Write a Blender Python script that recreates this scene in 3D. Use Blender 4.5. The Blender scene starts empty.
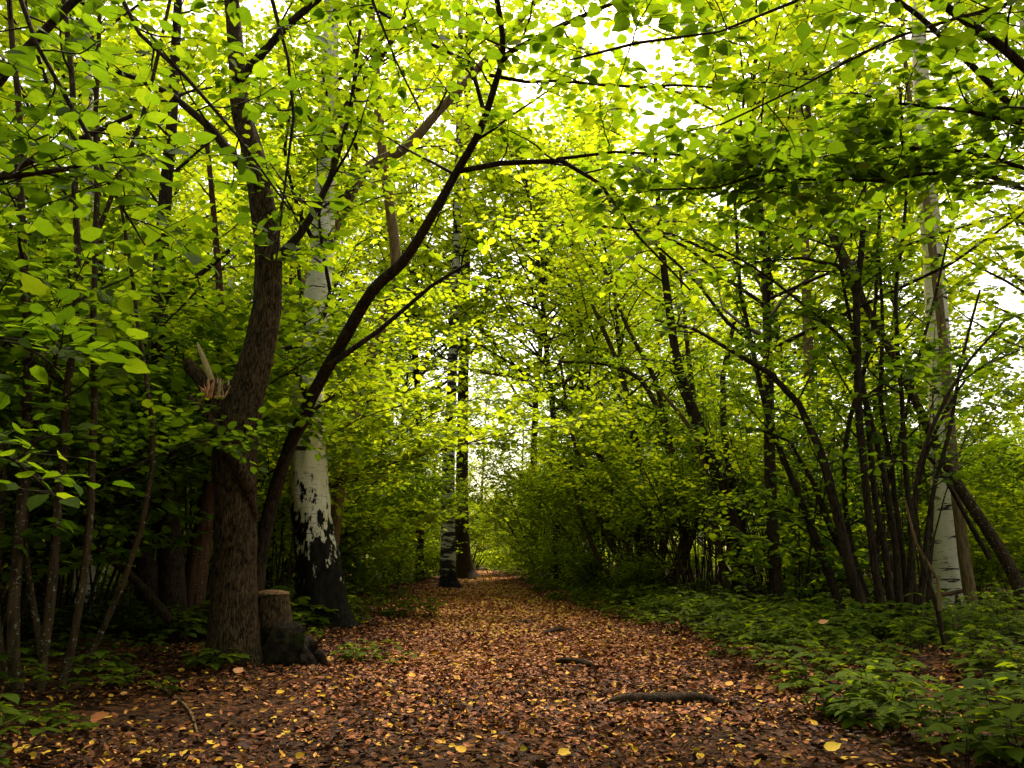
import bpy, math
import numpy as np
from mathutils import noise as mnoise, Vector

C = bpy.context.scene.collection
PI = math.pi
R = math.radians
# ------------------------------------------------------------------ camera
H, F = 0.9, 800.0
TH = math.atan((560 - 384) / F)
cam_d = bpy.data.cameras.new('camera'); cam = bpy.data.objects.new('camera', cam_d); C.objects.link(cam)
cam.location = (0, 0, H); cam.rotation_euler = (PI / 2 + TH, 0, 0)
cam_d.sensor_width = 36; cam_d.lens = F / 1024 * 36; cam_d.clip_end = 2000; cam_d.clip_start = 0.05
bpy.context.scene.camera = cam

def pathc(d): return float(np.interp(d, [0, 4, 9, 18, 36, 55, 90], [-.2, -.15, .35, -.6, -1.4, -2.6, -5.5]))
def pathh(d): return float(np.interp(d, [0, 4, 9, 18, 36, 55, 90], [2.4, 2.2, 1.7, 1.7, 1.1, 1.0, 1.0]))

def gz(x, y):
    """terrain height"""
    off = abs(x - pathc(y)) - pathh(y)
    n = mnoise.noise(Vector((x * .35, y * .35, 0))) * .10 + mnoise.noise(Vector((x * 1.3, y * 1.3, 3))) * .03
    k = min(1, max(0, (off + .6) / 2.0))
    far = max(0, y - 30) * 0.004
    return n * (.25 + .75 * k) + .10 * k + far

def ray(px, py):
    x = (px - 512) / F; y = (384 - py) / F
    return np.array([x, math.cos(TH) - y * math.sin(TH), math.sin(TH) + y * math.cos(TH)])
def P(px, py, d):
    """the point of the place seen at that pixel, d metres ahead"""
    v = ray(px, py); return np.array([0, 0, H]) + v * (d / v[1])
def stem_px(lst, d0=None):
    """list of (px, py, width px, distance) -> points, radii"""
    pts, rad = [], []
    for px, py, w, d in lst:
        p = P(px, py, d); pts.append(p)
        rad.append(w / 2 * math.hypot(p[1], p[2] - H) / F)
    return np.array(pts), np.array(rad)
def on_ground(x, y, dz=0.0): return np.array([x, y, gz(x, y) + dz])

# ------------------------------------------------------------------ mesh building
class MB:
    def __init__(s): s.v = []; s.f = []; s.t = []; s.m = []; s.n = 0
    def add(s, v, f, tone=0.5, mat=0):
        v = np.asarray(v, np.float32).reshape(-1, 3); f = np.asarray(f, np.int32).reshape(-1, 4)
        s.v.append(v); s.f.append(f + s.n); s.n += len(v)
        s.t.append(np.broadcast_to(np.asarray(tone, np.float32), (len(f),)).copy())
        s.m.append(np.full(len(f), mat, np.int32))
    def mesh(s, name, mats, smooth=True):
        v = np.concatenate(s.v); f = np.concatenate(s.f); t = np.concatenate(s.t); m = np.concatenate(s.m)
        me = bpy.data.meshes.new(name)
        me.vertices.add(len(v)); me.vertices.foreach_set('co', v.ravel())
        me.loops.add(len(f) * 4); me.loops.foreach_set('vertex_index', f.ravel())
        me.polygons.add(len(f)); me.polygons.foreach_set('loop_start', np.arange(len(f), dtype=np.int32) * 4)
        for mt in mats: me.materials.append(mt)
        me.polygons.foreach_set('material_index', m)
        me.polygons.foreach_set('use_smooth', np.full(len(f), smooth))
        a = me.attributes.new('tone', 'FLOAT', 'FACE'); a.data.foreach_set('value', t)
        me.update(calc_edges=True); me.validate()
        return me
    def build(s, name, mats, parent=None, smooth=True):
        if not isinstance(mats, (list, tuple)): mats = [mats]
        o = bpy.data.objects.new(name, s.mesh(name, mats, smooth)); C.objects.link(o)
        if parent is not None: o.parent = parent
        return o

def resample(pts, rad, step):
    pts = np.asarray(pts, float); rad = np.asarray(rad, float)
    n = len(pts)
    if n == 2:
        L = np.linalg.norm(pts[1] - pts[0]); k = max(2, int(L / step) + 1)
        t = np.linspace(0, 1, k)[:, None]
        return pts[0] * (1 - t) + pts[1] * t, rad[0] * (1 - t[:, 0]) + rad[1] * t[:, 0]
    out, orad = [], []
    ext = np.vstack([2 * pts[0] - pts[1], pts, 2 * pts[-1] - pts[-2]])
    for i in range(n - 1):
        p0, p1, p2, p3 = ext[i:i + 4]
        k = max(1, int(np.linalg.norm(p2 - p1) / step))
        for j in range(k):
            t = j / k
            out.append(.5 * ((2 * p1) + (-p0 + p2) * t + (2 * p0 - 5 * p1 + 4 * p2 - p3) * t * t + (-p0 + 3 * p1 - 3 * p2 + p3) * t ** 3))
            orad.append(rad[i] * (1 - t) + rad[i + 1] * t)
    out.append(pts[-1]); orad.append(rad[-1])
    return np.array(out), np.array(orad)

def tube(mb, pts, rad, sides=6, mat=0, tone=.5, rough=0.0, seed=0, cap=False, flute=0.0, flare=0.0):
    pts = np.asarray(pts, float); rad = np.asarray(rad, float); n = len(pts)
    T = np.gradient(pts, axis=0); T /= np.linalg.norm(T, axis=1)[:, None] + 1e-9
    ref = np.array([1., 0, 0]) if abs(T[0][0]) < .8 else np.array([0, 1., 0])
    U = np.cross(T, ref); U /= np.linalg.norm(U, axis=1)[:, None] + 1e-9
    V = np.cross(T, U)
    a = np.arange(sides) / sides * 2 * PI
    rr = np.repeat(rad[:, None], sides, 1)
    if rough or flute:
        ar = np.zeros((n, sides)); s = np.concatenate([[0], np.cumsum(np.linalg.norm(np.diff(pts, axis=0), axis=1))])
        for i in range(n):
            for j in range(sides):
                ca, sa = math.cos(a[j]), math.sin(a[j])
                ar[i, j] = rough * (mnoise.noise(Vector((ca * 5 + seed, sa * 5, s[i] * 4))) + .6 * mnoise.noise(Vector((ca * 1.5 + seed, sa * 1.5, s[i] * 1.3)))) \
                    + (flute * math.exp(-s[i] * 3.2) * (.45 + .55 * math.cos(5 * a[j] + seed + .8 * math.sin(2 * a[j]))) if flute else 0)
        rr = rr * (1 + ar)
    if flare:
        s = np.concatenate([[0], np.cumsum(np.linalg.norm(np.diff(pts, axis=0), axis=1))])
        rr = rr * (1 + flare * np.exp(-s * 4.5))[:, None]
    v = pts[:, None, :] + rr[..., None] * (U[:, None, :] * np.cos(a)[None, :, None] + V[:, None, :] * np.sin(a)[None, :, None])
    i = np.arange(n - 1)[:, None] * sides; j = np.arange(sides)[None, :]; j2 = (j + 1) % sides
    f = np.stack([i + j, i + j2, i + sides + j2, i + sides + j], -1).reshape(-1, 4)
    vv = v.reshape(-1, 3)
    if cap:
        base = len(vv); c = pts[-1] + T[-1] * rad[-1] * .15
        ring = (pts[-1] + (vv[(n - 1) * sides:] - pts[-1]) * .5 + T[-1] * rad[-1] * .1)
        vv = np.vstack([vv, ring, c[None]])
        jj = np.arange(sides); k = (n - 1) * sides
        f2 = np.stack([k + jj, k + (jj + 1) % sides, base + (jj + 1) % sides, base + jj], -1)
        h = np.arange(0, sides, 2)
        f3 = np.stack([base + h, base + (h + 1) % sides, base + (h + 2) % sides, np.full(len(h), base + sides)], -1)
        f = np.vstack([f, f2, f3])
    mb.add(vv, f, tone, mat)

def nrm(v): return v / (np.linalg.norm(v, axis=-1, keepdims=True) + 1e-9)

FINE = dict(t=[0, .28, .70, 1.08, 0.0, .30, .68, .94, 0.0, .30, .68, .94],
            w=[0, 0, 0, 0, .24, .43, .34, .11, -.24, -.43, -.34, -.11])
FINE_F = np.array([[0, 1, 5, 4], [1, 2, 6, 5], [2, 3, 7, 6], [1, 0, 8, 9], [2, 1, 9, 10], [3, 2, 10, 11]])
CRS = dict(t=[0, 1.05, .22, .70, .22, .70], w=[0, 0, .38, .36, -.38, -.36])
CRS_F = np.array([[0, 1, 3, 2], [1, 0, 4, 5]])
def leaves(mb, pos, dr, up, size, tone, mat=1, fine=False, fold=.12, droop=.18, wid=1.0):
    S, Fc = (FINE, FINE_F) if fine else (CRS, CRS_F)
    t = np.array(S['t']); w = np.array(S['w']) * wid
    N = len(pos); dr = nrm(dr); side = nrm(np.cross(dr, up)); n2 = np.cross(side, dr)
    sz = np.asarray(size).reshape(N, 1, 1)
    dz = np.abs(w)[None, :] * fold - (t ** 2)[None, :] * droop
    v = pos[:, None, :] + sz * (dr[:, None, :] * t[None, :, None] + side[:, None, :] * w[None, :, None] + n2[:, None, :] * np.broadcast_to(dz, (N, len(t)))[..., None])
    f = (Fc[None] + (np.arange(N) * len(t))[:, None, None]).reshape(-1, 4)
    mb.add(v.reshape(-1, 3), f, np.repeat(tone, len(Fc)), mat)

class Leafer:
    """gathers leaf places along twigs, then writes them in one go"""
    def __init__(s, rng): s.rng = rng; s.p = []; s.d = []
    def along(s, pts, spacing, start=.1):
        L = np.linalg.norm(np.diff(pts, axis=0), axis=1); cum = np.concatenate([[0], np.cumsum(L)])
        n = max(2, int(cum[-1] * (1 - start) / spacing))
        q = cum[-1] * (start + (1 - start) * (np.arange(n) + .6 * s.rng.random(n)) / n)
        pp = np.stack([np.interp(q, cum, pts[:, k]) for k in range(3)], 1)
        tg = nrm(pts[-1] - pts[0])
        sd = nrm(np.cross(tg, [0, 0, 1.]))
        sg = np.where(np.arange(n) % 2 == 0, 1, -1)[:, None]
        d = tg * .55 + sd * sg * .9 + s.rng.normal(0, .28, (n, 3)) + np.array([0, 0, -.12])
        d[-1] = tg
        s.p.append(pp + nrm(d) * .018); s.d.append(d)
    def write(s, mb, size, tilt=.38, fine=False, keep=None, tone=(.5, .2), mat=1, droop=.18):
        if not s.p: return 0
        p = np.concatenate(s.p); d = np.concatenate(s.d)
        if keep is not None:
            k = keep(p); p = p[k]; d = d[k]
        n = len(p)
        up = np.array([0, 0, 1.]) + s.rng.normal(0, tilt, (n, 3))
        sz = size * np.clip(s.rng.normal(1, .24, n), .4, 1.5)
        tn = np.clip(s.rng.normal(tone[0], tone[1], n), 0, 1)
        leaves(mb, p, d, up, sz, tn, mat, fine, droop=droop)
        return n

def shoot(rng, p, d, L, n, up=.0, wig=.12):
    pts = [np.array(p, float)]; d = nrm(np.array(d, float))
    for _ in range(n):
        d = nrm(d + rng.normal(0, wig, 3) + np.array([0, 0, up])); pts.append(pts[-1] + d * L / n)
    return np.array(pts)

def at(pts, cum, q):
    p = np.array([np.interp(q, cum, pts[:, k]) for k in range(3)])
    i = min(len(pts) - 2, max(0, int(np.searchsorted(cum, q)) - 1))
    return p, nrm(pts[i + 1] - pts[i])

def ramify(rng, mb, lf, pts, rad, t0=.3, nb=10, L1=1.2, nt=8, L2=.45, sp=.065, up=.02, bias=None, mat=0, t1=1.0, flat=.35, minr=.004):
    """side branches and leafy twigs along a stem"""
    cum = np.concatenate([[0], np.cumsum(np.linalg.norm(np.diff(pts, axis=0), axis=1))])
    az = rng.random() * 7
    for k in range(nb):
        q = cum[-1] * (t0 + (t1 - t0) * (k + rng.random()) / nb)
        p, tg = at(pts, cum, q); r = float(np.interp(q, cum, rad))
        az += 2.4 + rng.normal(0, .3)
        rad_d = np.array([math.cos(az), math.sin(az), flat * rng.random()])
        if bias is not None: rad_d = rad_d + np.asarray(bias)
        d = nrm(tg * .45 + nrm(rad_d))
        L = L1 * (1.15 - .55 * (k / nb)) * rng.uniform(.65, 1.2)
        br = shoot(rng, p, d, L, 6, up, .13)
        rb = max(minr, min(r * .55, .012 * L + .002))
        tube(mb, br, np.linspace(rb, minr * .6, 7), 4, mat)
        lf.along(br[3:], sp, 0)
        bc = np.concatenate([[0], np.cumsum(np.linalg.norm(np.diff(br, axis=0), axis=1))])
        for j in range(nt):
            qq = bc[-1] * (.15 + .8 * (j + rng.random()) / nt)
            pp, tt = at(br, bc, qq)
            sd = nrm(np.cross(tt, [0, 0, 1.])) * (1 if j % 2 else -1)
            td = tt * .7 + sd * .8 + rng.normal(0, .22, 3)
            tw = shoot(rng, pp, td, L2 * rng.uniform(.5, 1.25), 3, up * .5, .14)
            tube(mb, tw, [minr * .6, minr * .5, minr * .4, minr * .25], 3, mat)
            lf.along(tw, sp)

# ------------------------------------------------------------------ materials
def newmat(name):
    m = bpy.data.materials.new(name); m.use_nodes = True; nt = m.node_tree; nt.nodes.clear()
    out = nt.nodes.new('ShaderNodeOutputMaterial')
    return m, nt, out
def N(nt, typ, **kw):
    n = nt.nodes.new(typ)
    for k, v in kw.items():
        if k in n.inputs: n.inputs[k].default_value = v
        else: setattr(n, k, v)
    return n
def ramp(nt, fac, stops, interp='LINEAR'):
    r = nt.nodes.new('ShaderNodeValToRGB'); r.color_ramp.interpolation = interp
    els = r.color_ramp.elements
    while len(els) < len(stops): els.new(.5)
    for e, (p, c) in zip(els, stops): e.position = p; e.color = (*c, 1)
    nt.links.new(fac, r.inputs[0]); return r.outputs[0]
def coords(nt, scale=(1, 1, 1)):
    tc = nt.nodes.new('ShaderNodeTexCoord'); mp = nt.nodes.new('ShaderNodeMapping'); mp.inputs['Scale'].default_value = scale
    nt.links.new(tc.outputs['Object'], mp.inputs['Vector']); return mp.outputs[0]
def noise_tex(nt, vec, scale, detail=4, rough=.55):
    n = N(nt, 'ShaderNodeTexNoise', Scale=scale, Detail=detail, Roughness=rough); nt.links.new(vec, n.inputs['Vector']); return n.outputs[0]
def mixc(nt, fac, a, b, mode='MIX'):
    m = nt.nodes.new('ShaderNodeMix'); m.data_type = 'RGBA'; m.blend_type = mode
    for s, i in ((fac, 0), (a, 6), (b, 7)):
        if hasattr(s, 'links') or isinstance(s, bpy.types.NodeSocket): nt.links.new(s, m.inputs[i])
        elif i == 0: m.inputs[0].default_value = s
        else: m.inputs[i].default_value = (*s, 1)
    return m.outputs[2]
def mathn(nt, op, a, b, clamp=False):
    m = nt.nodes.new('ShaderNodeMath'); m.operation = op; m.use_clamp = clamp
    for i, s in enumerate((a, b)):
        if isinstance(s, bpy.types.NodeSocket): nt.links.new(s, m.inputs[i])
        else: m.inputs[i].default_value = s
    return m.outputs[0]
def finish(nt, out, col, height=None, rough=.85, bump=.5, dist=.02, spec=.08):
    b = N(nt, 'ShaderNodeBsdfPrincipled'); b.inputs['Roughness'].default_value = rough
    b.inputs['Specular IOR Level'].default_value = spec
    nt.links.new(col, b.inputs['Base Color'])
    if height is not None:
        bp = N(nt, 'ShaderNodeBump', Strength=bump, Distance=dist); nt.links.new(height, bp.inputs['Height']); nt.links.new(bp.outputs[0], b.inputs['Normal'])
    nt.links.new(b.outputs[0], out.inputs[0])

def leaf_mat(name, refl, trans, mixf=.55):
    m, nt, out = newmat(name)
    at_ = N(nt, 'ShaderNodeAttribute'); at_.attribute_name = 'tone'
    fac = mathn(nt, 'ADD', at_.outputs['Fac'], mathn(nt, 'MULTIPLY', mathn(nt, 'SUBTRACT', noise_tex(nt, coords(nt), 45, 3, .6), .5), .55))
    cr = ramp(nt, fac, [(0, refl[0]), (.5, refl[1]), (1, refl[2])])
    ct = ramp(nt, fac, [(0, trans[0]), (.5, trans[1]), (1, trans[2])])
    d = N(nt, 'ShaderNodeBsdfPrincipled'); d.inputs['Roughness'].default_value = .65; d.inputs['Specular IOR Level'].default_value = .03
    nt.links.new(cr, d.inputs['Base Color'])
    t = N(nt, 'ShaderNodeBsdfTranslucent'); nt.links.new(ct, t.inputs['Color'])
    mx = N(nt, 'ShaderNodeMixShader'); mx.inputs[0].default_value = mixf
    nt.links.new(d.outputs[0], mx.inputs[1]); nt.links.new(t.outputs[0], mx.inputs[2]); nt.links.new(mx.outputs[0], out.inputs[0])
    return m

M = {}
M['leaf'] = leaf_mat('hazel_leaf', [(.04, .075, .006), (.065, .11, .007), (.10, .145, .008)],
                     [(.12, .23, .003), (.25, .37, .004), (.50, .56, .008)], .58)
M['leaf_shaded'] = leaf_mat('shaded_leaf', [(.03, .060, .006), (.045, .085, .007), (.075, .115, .008)],
                     [(.085, .16, .003), (.17, .28, .004), (.36, .45, .007)], .55)  # darker copy of the hazel leaf: shade put into the colour
M['leaf_lit'] = leaf_mat('lit_leaf', [(.05, .11, .010), (.08, .15, .012), (.12, .18, .016)],
                     [(.23, .35, .004), (.40, .49, .006), (.64, .67, .014)], .60)  # paler copy of the hazel leaf: brighter light put into the colour
M['plant'] = leaf_mat('plant_leaf', [(.036, .058, .003), (.052, .086, .004), (.09, .12, .006)],
                     [(.12, .19, .003), (.23, .32, .004), (.40, .46, .008)], .42)

def bark(name, dark, light, sc=(9, 9, 1.6), bump=.8, dist=.03, lichen=0.0, cell=True):
    m, nt, out = newmat(name); v = coords(nt, sc)
    n1 = noise_tex(nt, v, 2.2, 6, .6)
    if cell:
        vo = N(nt, 'ShaderNodeTexVoronoi', Scale=2.6); vo.feature = 'DISTANCE_TO_EDGE'
        dn = N(nt, 'ShaderNodeTexNoise', Scale=2.0, Detail=2); nt.links.new(v, dn.inputs['Vector'])
        ad = N(nt, 'ShaderNodeVectorMath'); ad.operation = 'MULTIPLY_ADD'; nt.links.new(dn.outputs['Color'], ad.inputs[0])
        ad.inputs[1].default_value = (1.6, 1.6, 1.6); nt.links.new(v, ad.inputs[2]); nt.links.new(ad.outputs[0], vo.inputs['Vector'])
        e = mathn(nt, 'MULTIPLY', vo.outputs['Distance'], 2.2, True)
        n3 = noise_tex(nt, v, 5.5, 8, .75); n4 = noise_tex(nt, coords(nt, (sc[0] * .5, sc[1] * .5, sc[2] * 1.5)), 3, 5, .6)
        h = mathn(nt, 'MULTIPLY', mathn(nt, 'ADD', mathn(nt, 'MULTIPLY', e, .45), mathn(nt, 'MULTIPLY', n3, .9)), mathn(nt, 'ADD', n4, .35))
    else: h = n1
    col = ramp(nt, h, [(.34, dark), (.62, light)])
    v2 = coords(nt, (1, 1, 1))
    big = noise_tex(nt, v2, 2.3, 3)
    col = mixc(nt, mathn(nt, 'MULTIPLY', big, .6), col, tuple(c * .45 for c in dark))
    if lichen:
        ln = noise_tex(nt, v2, 38, 2); lm = ramp(nt, ln, [(.66 - lichen * .2, (0, 0, 0)), (.72 - lichen * .2, (1, 1, 1))])
        col = mixc(nt, lm, col, (.20, .19, .12))
    finish(nt, out, col, h, .9, bump, dist); return m
M['rough_bark'] = bark('rough_bark', (.010, .006, .003), (.19, .115, .058), (13, 13, 2.6), 1.0, .05, .0)
M['dark_bark'] = bark('dark_bark', (.012, .008, .005), (.07, .042, .022), (10, 10, 2), .8, .02, 0)
M['hazel_bark'] = bark('hazel_bark', (.022, .013, .007), (.085, .05, .024), (14, 14, 3), .5, .01, .2, False)
M['tan_bark'] = bark('tan_bark', (.09, .052, .022), (.26, .16, .075), (12, 12, 2), .6, .01, .1, False)
M['red_bark'] = bark('red_bark', (.04, .018, .009), (.13, .058, .028), (12, 12, 2), .6, .012, .05, False)
M['twig'] = bark('twig_bark', (.015, .010, .006), (.05, .032, .018), (20, 20, 20), .2, .005, 0, False)

def birch(name, black0, black1, bands=.3, white=(.80, .74, .58)):
    """white paper bark, black fissured bark below: black0 = height of solid black, black1 = height where it ends"""
    m, nt, out = newmat(name); tc = nt.nodes.new('ShaderNodeTexCoord')
    sp = nt.nodes.new('ShaderNodeSeparateXYZ'); nt.links.new(tc.outputs['Object'], sp.inputs[0])
    v = coords(nt, (5, 5, 2.2)); v_l = coords(nt, (3.5, 3.5, 34)); v_b = coords(nt, (1.4, 1.4, 7))
    n = noise_tex(nt, v, 2.0, 6, .65)
    lent = noise_tex(nt, v_l, 1.6, 3, .6); band = noise_tex(nt, v_b, 1.0, 4, .6)
    mr = N(nt, 'ShaderNodeMapRange'); mr.inputs[1].default_value = black0; mr.inputs[2].default_value = black1
    mr.inputs[3].default_value = .24; mr.inputs[4].default_value = -.16
    nt.links.new(sp.outputs[2], mr.inputs[0])
    blk = mathn(nt, 'ADD', n, mr.outputs[0]); bm = ramp(nt, blk, [(.53, (0, 0, 0)), (.57, (1, 1, 1))])
    lm = ramp(nt, lent, [(.60, (0, 0, 0)), (.66, (1, 1, 1))])
    bd = ramp(nt, band, [(.70 - bands * .3, (0, 0, 0)), (.74 - bands * .3, (1, 1, 1))])
    wn = noise_tex(nt, v, 1.2, 3)
    w = mixc(nt, wn, white, (white[0] * .72, white[1] * .62, white[2] * .48))
    c = mixc(nt, mathn(nt, 'MULTIPLY', lm, .8), w, (.06, .045, .035))
    c = mixc(nt, bd, c, (.03, .022, .016)); 
    fis = ramp(nt, noise_tex(nt, coords(nt, (12, 12, 3)), 2, 5), [(.35, (.004, .003, .002)), (.7, (.022, .016, .010))])
    c = mixc(nt, bm, c, fis)
    finish(nt, out, c, mathn(nt, 'ADD', n, mathn(nt, 'MULTIPLY', lent, .4)), .75, .6, .03); return m
M['birch'] = birch('birch_bark', .4, 2.35, .25)
M['birch_far'] = birch('birch_bark_banded', .1, 1.0, .82, (.55, .50, .38))
M['birch_pale'] = birch('birch_bark_pale', -.5, .5, .45, (.75, .68, .52))

m, nt, out = newmat('torn_wood'); n_ = noise_tex(nt, coords(nt, (30, 30, 6)), 2, 4)
finish(nt, out, ramp(nt, n_, [(.3, (.30, .09, .03)), (.55, (.62, .30, .14)), (.8, (.75, .58, .38))]), n_, .7, .5, .01); M['torn'] = m
m, nt, out = newmat('pale_splinter'); n_ = noise_tex(nt, coords(nt, (40, 40, 5)), 2, 4)
finish(nt, out, ramp(nt, n_, [(.3, (.32, .20, .08)), (.7, (.60, .46, .24))]), n_, .7, .5, .01); M['splinter'] = m
m, nt, out = newmat('cut_wood')
n_ = noise_tex(nt, coords(nt, (14, 14, 14)), 2, 5); finish(nt, out, ramp(nt, n_, [(.3, (.07, .035, .015)), (.7, (.22, .12, .055))]), n_, .85, .5, .01); M['cut'] = m
m, nt, out = newmat('mossy_bark')
n_ = noise_tex(nt, coords(nt, (6, 6, 6)), 2, 6); finish(nt, out, ramp(nt, n_, [(.4, (.005, .003, .002)), (.56, (.016, .010, .005)), (.68, (.018, .026, .005))]), n_, .95, 1, .05); M['moss'] = m

# litter: fallen-leaf colours; tone also carries painted light and shade
m, nt, out = newmat('fallen_leaf'); at_ = N(nt, 'ShaderNodeAttribute'); at_.attribute_name = 'tone'
c = ramp(nt, at_.outputs['Fac'], [(0, (.025, .008, .003)), (.22, (.08, .024, .008)), (.45, (.26, .078, .022)), (.66, (.48, .17, .055)), (.82, (.68, .32, .14)), (.93, (.68, .33, .02)), (1, (.74, .48, .03))])
c = mixc(nt, mathn(nt, 'MULTIPLY', noise_tex(nt, coords(nt), 60, 3), .5), c, (.05, .022, .010))
d = N(nt, 'ShaderNodeBsdfPrincipled'); d.inputs['Roughness'].default_value = .7; nt.links.new(c, d.inputs['Base Color']); d.inputs['Specular IOR Level'].default_value = .12
nt.links.new(d.outputs[0], out.inputs[0]); M['litter'] = m

m, nt, out = newmat('forest_soil'); v = coords(nt)
n1 = noise_tex(nt, v, 1.1, 5); n2 = noise_tex(nt, v, 22, 5, .7)
vo = N(nt, 'ShaderNodeTexVoronoi', Scale=16); nt.links.new(v, vo.inputs['Vector'])
sp = nt.nodes.new('ShaderNodeSeparateColor'); nt.links.new(vo.outputs['Color'], sp.inputs[0])
leafc = ramp(nt, sp.outputs[0], [(0, (.016, .007, .003)), (.45, (.05, .020, .007)), (.8, (.12, .045, .014)), (1, (.22, .09, .025))])
soil = ramp(nt, n2, [(.3, (.008, .004, .002)), (.7, (.038, .017, .007))])
c = mixc(nt, ramp(nt, n1, [(.35, (.15,) * 3), (.6, (.8,) * 3)]), soil, leafc)
finish(nt, out, c, mathn(nt, 'ADD', n2, vo.outputs['Distance']), .9, .7, .03); M['soil'] = m

# ------------------------------------------------------------------ scene helpers
def thing(name, label, cat, loc=(0, 0, 0), rz=0.0, group=None):
    o = bpy.data.objects.new(name, None); C.objects.link(o); o.empty_display_size = .3
    o.location = loc; o.rotation_euler = (0, 0, rz); tag(o, label, cat, group); return o
def tag(o, label=None, cat=None, group=None, kind=None):
    if label: o['label'] = label
    if cat: o['category'] = cat
    if group: o['group'] = group
    if kind: o['kind'] = kind
    return o
def dup(root, loc, rz, label=None, sc=1.0, rx=0.0):
    r = root.copy(); C.objects.link(r); r.location = loc; r.rotation_euler = (rx, 0, rz); r.scale = (sc, sc, sc)
    if label: r['label'] = label
    for ch in list(root.children):
        c_ = ch.copy(); C.objects.link(c_); c_.parent = r
    return r
def loc_tree(root, base, parts):
    """part meshes are modelled in world space: move their origin to the thing's base"""
    root.location = base
    for o in parts:
        if o.data.users == 1 or not o.data.get('moved'):
            from mathutils import Matrix
            o.data.transform(Matrix.Translation(-Vector(base))); o.data['moved'] = 1

# ------------------------------------------------------------------ ground
def axis(lo, hi, step, far, n):
    a = np.arange(lo, hi + 1e-6, step)
    g = np.geomspace(step, far, n)
    return np.concatenate([(lo - np.cumsum(g)[::-1]), a, hi + np.cumsum(g)])
xs = axis(-9, 9, .22, 60, 14); ys = axis(1, 45, .25, 60, 14)
nx, ny = len(xs), len(ys)
V = np.array([[x, y, gz(x, y)] for y in ys for x in xs])
i = np.arange(ny - 1)[:, None] * nx; j = np.arange(nx - 1)[None, :]
g = MB(); g.add(V, np.stack([i + j, i + j + 1, i + nx + j + 1, i + nx + j], -1).reshape(-1, 4))
tag(g.build('ground', M['soil']), kind='structure')

# leaf litter
rng = np.random.default_rng(5)
pos, sz = [], []
def rho(d): return float(np.interp(d, [2.5, 5, 10, 20, 40, 60], [1700, 1600, 850, 380, 150, 60]))
for k in range(60):
    d0, d1 = 2.6 * (60 / 2.6) ** (k / 60), 2.6 * (60 / 2.6) ** ((k + 1) / 60)
    dm = (d0 + d1) / 2; W = pathh(dm) + 1.6 + .12 * dm
    n = int(rho(dm) * (d1 - d0) * 2 * W)
    x = pathc(dm) + rng.uniform(-W, W, n); y = rng.uniform(d0, d1, n)
    off = (np.abs(x - pathc(dm)) - pathh(dm))
    cl = np.array([mnoise.noise(Vector((a * .9, b * .9, 9))) for a, b in zip(x, y)])
    keep = rng.random(n) < np.clip(.90 - off * .38 + cl * .95, .18, 1)
    keep &= ~((y < 5.6) & (cl < .05) & (rng.random(n) < .45))
    for a, b in zip(x[keep], y[keep]):
        pos.append((a, b, gz(a, b) + .004 + .022 * rng.random())); sz.append(np.interp(b, [3, 12, 40], [.028, .042, .07]))
pos = np.array(pos); n = len(pos)
a = rng.uniform(0, 2 * PI, n); dr = np.stack([np.cos(a), np.sin(a), rng.normal(0, .16, n)], 1)
up = np.array([0, 0, 1.]) + rng.normal(0, .45, (n, 3))
tn = np.clip(rng.beta(1.1, 1.6, n) + .12 * np.array([mnoise.noise(Vector((a * 2.2, b * 2.2, 4))) for a, b in pos[:, :2]]), 0, 1); tn = tn * .82 + np.interp(pos[:, 1], [3.5, 5.5, 8, 13, 25], [-.16, -.04, .12, .28, .32])  # random tone; near shade and light further up the path painted in
offs = np.array([abs(a - pathc(b)) - pathh(b) * .75 for a, b in pos[:, :2]]); tn -= np.clip(offs, 0, 1.2) * .24  # path edges darkened: shade at the sides put into the tone
tn += np.array([.10 * max(0, 1 - abs(a - pathc(b)) / pathh(b)) * min(1, max(0, b - 6) / 4) + .16 * mnoise.noise(Vector((a * .8, b * .8, 21))) for a, b in pos[:, :2]])  # paler centre strip is light painted on the path; the noise is random tone
yel = rng.random(n) < np.interp(pos[:, 1], [3, 7, 12], [.15, .09, .02]); tn[yel] = rng.uniform(.86, 1, yel.sum())
near = pos[:, 1] < 10
lm = MB()
s_ = np.array(sz) * np.clip(rng.normal(1, .32, n), .4, 1.9)
grp = rng.integers(0, 4, n)
for q, (fo, dp, wd) in enumerate(((.35, -.15, 1.05), (-.3, .25, .8), (.7, -.35, .62), (.1, -.05, .9))):
    for msk, fine in ((near, True), (~near, False)):
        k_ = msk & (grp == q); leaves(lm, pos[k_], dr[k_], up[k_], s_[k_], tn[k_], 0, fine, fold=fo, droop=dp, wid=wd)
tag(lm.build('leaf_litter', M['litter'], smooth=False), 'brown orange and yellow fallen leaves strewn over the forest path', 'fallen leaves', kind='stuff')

# ------------------------------------------------------------------ hero trees
def tunnel(p):
    c = np.array([pathc(y) for y in p[:, 1]])
    return ~((np.abs(p[:, 0] - c) < 1.1) & (p[:, 2] < 1.7 + .10 * p[:, 1])) & ((p[:, 1] ** 2 + p[:, 0] ** 2 + (p[:, 2] - H) ** 2) > 1.9 ** 2)

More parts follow.
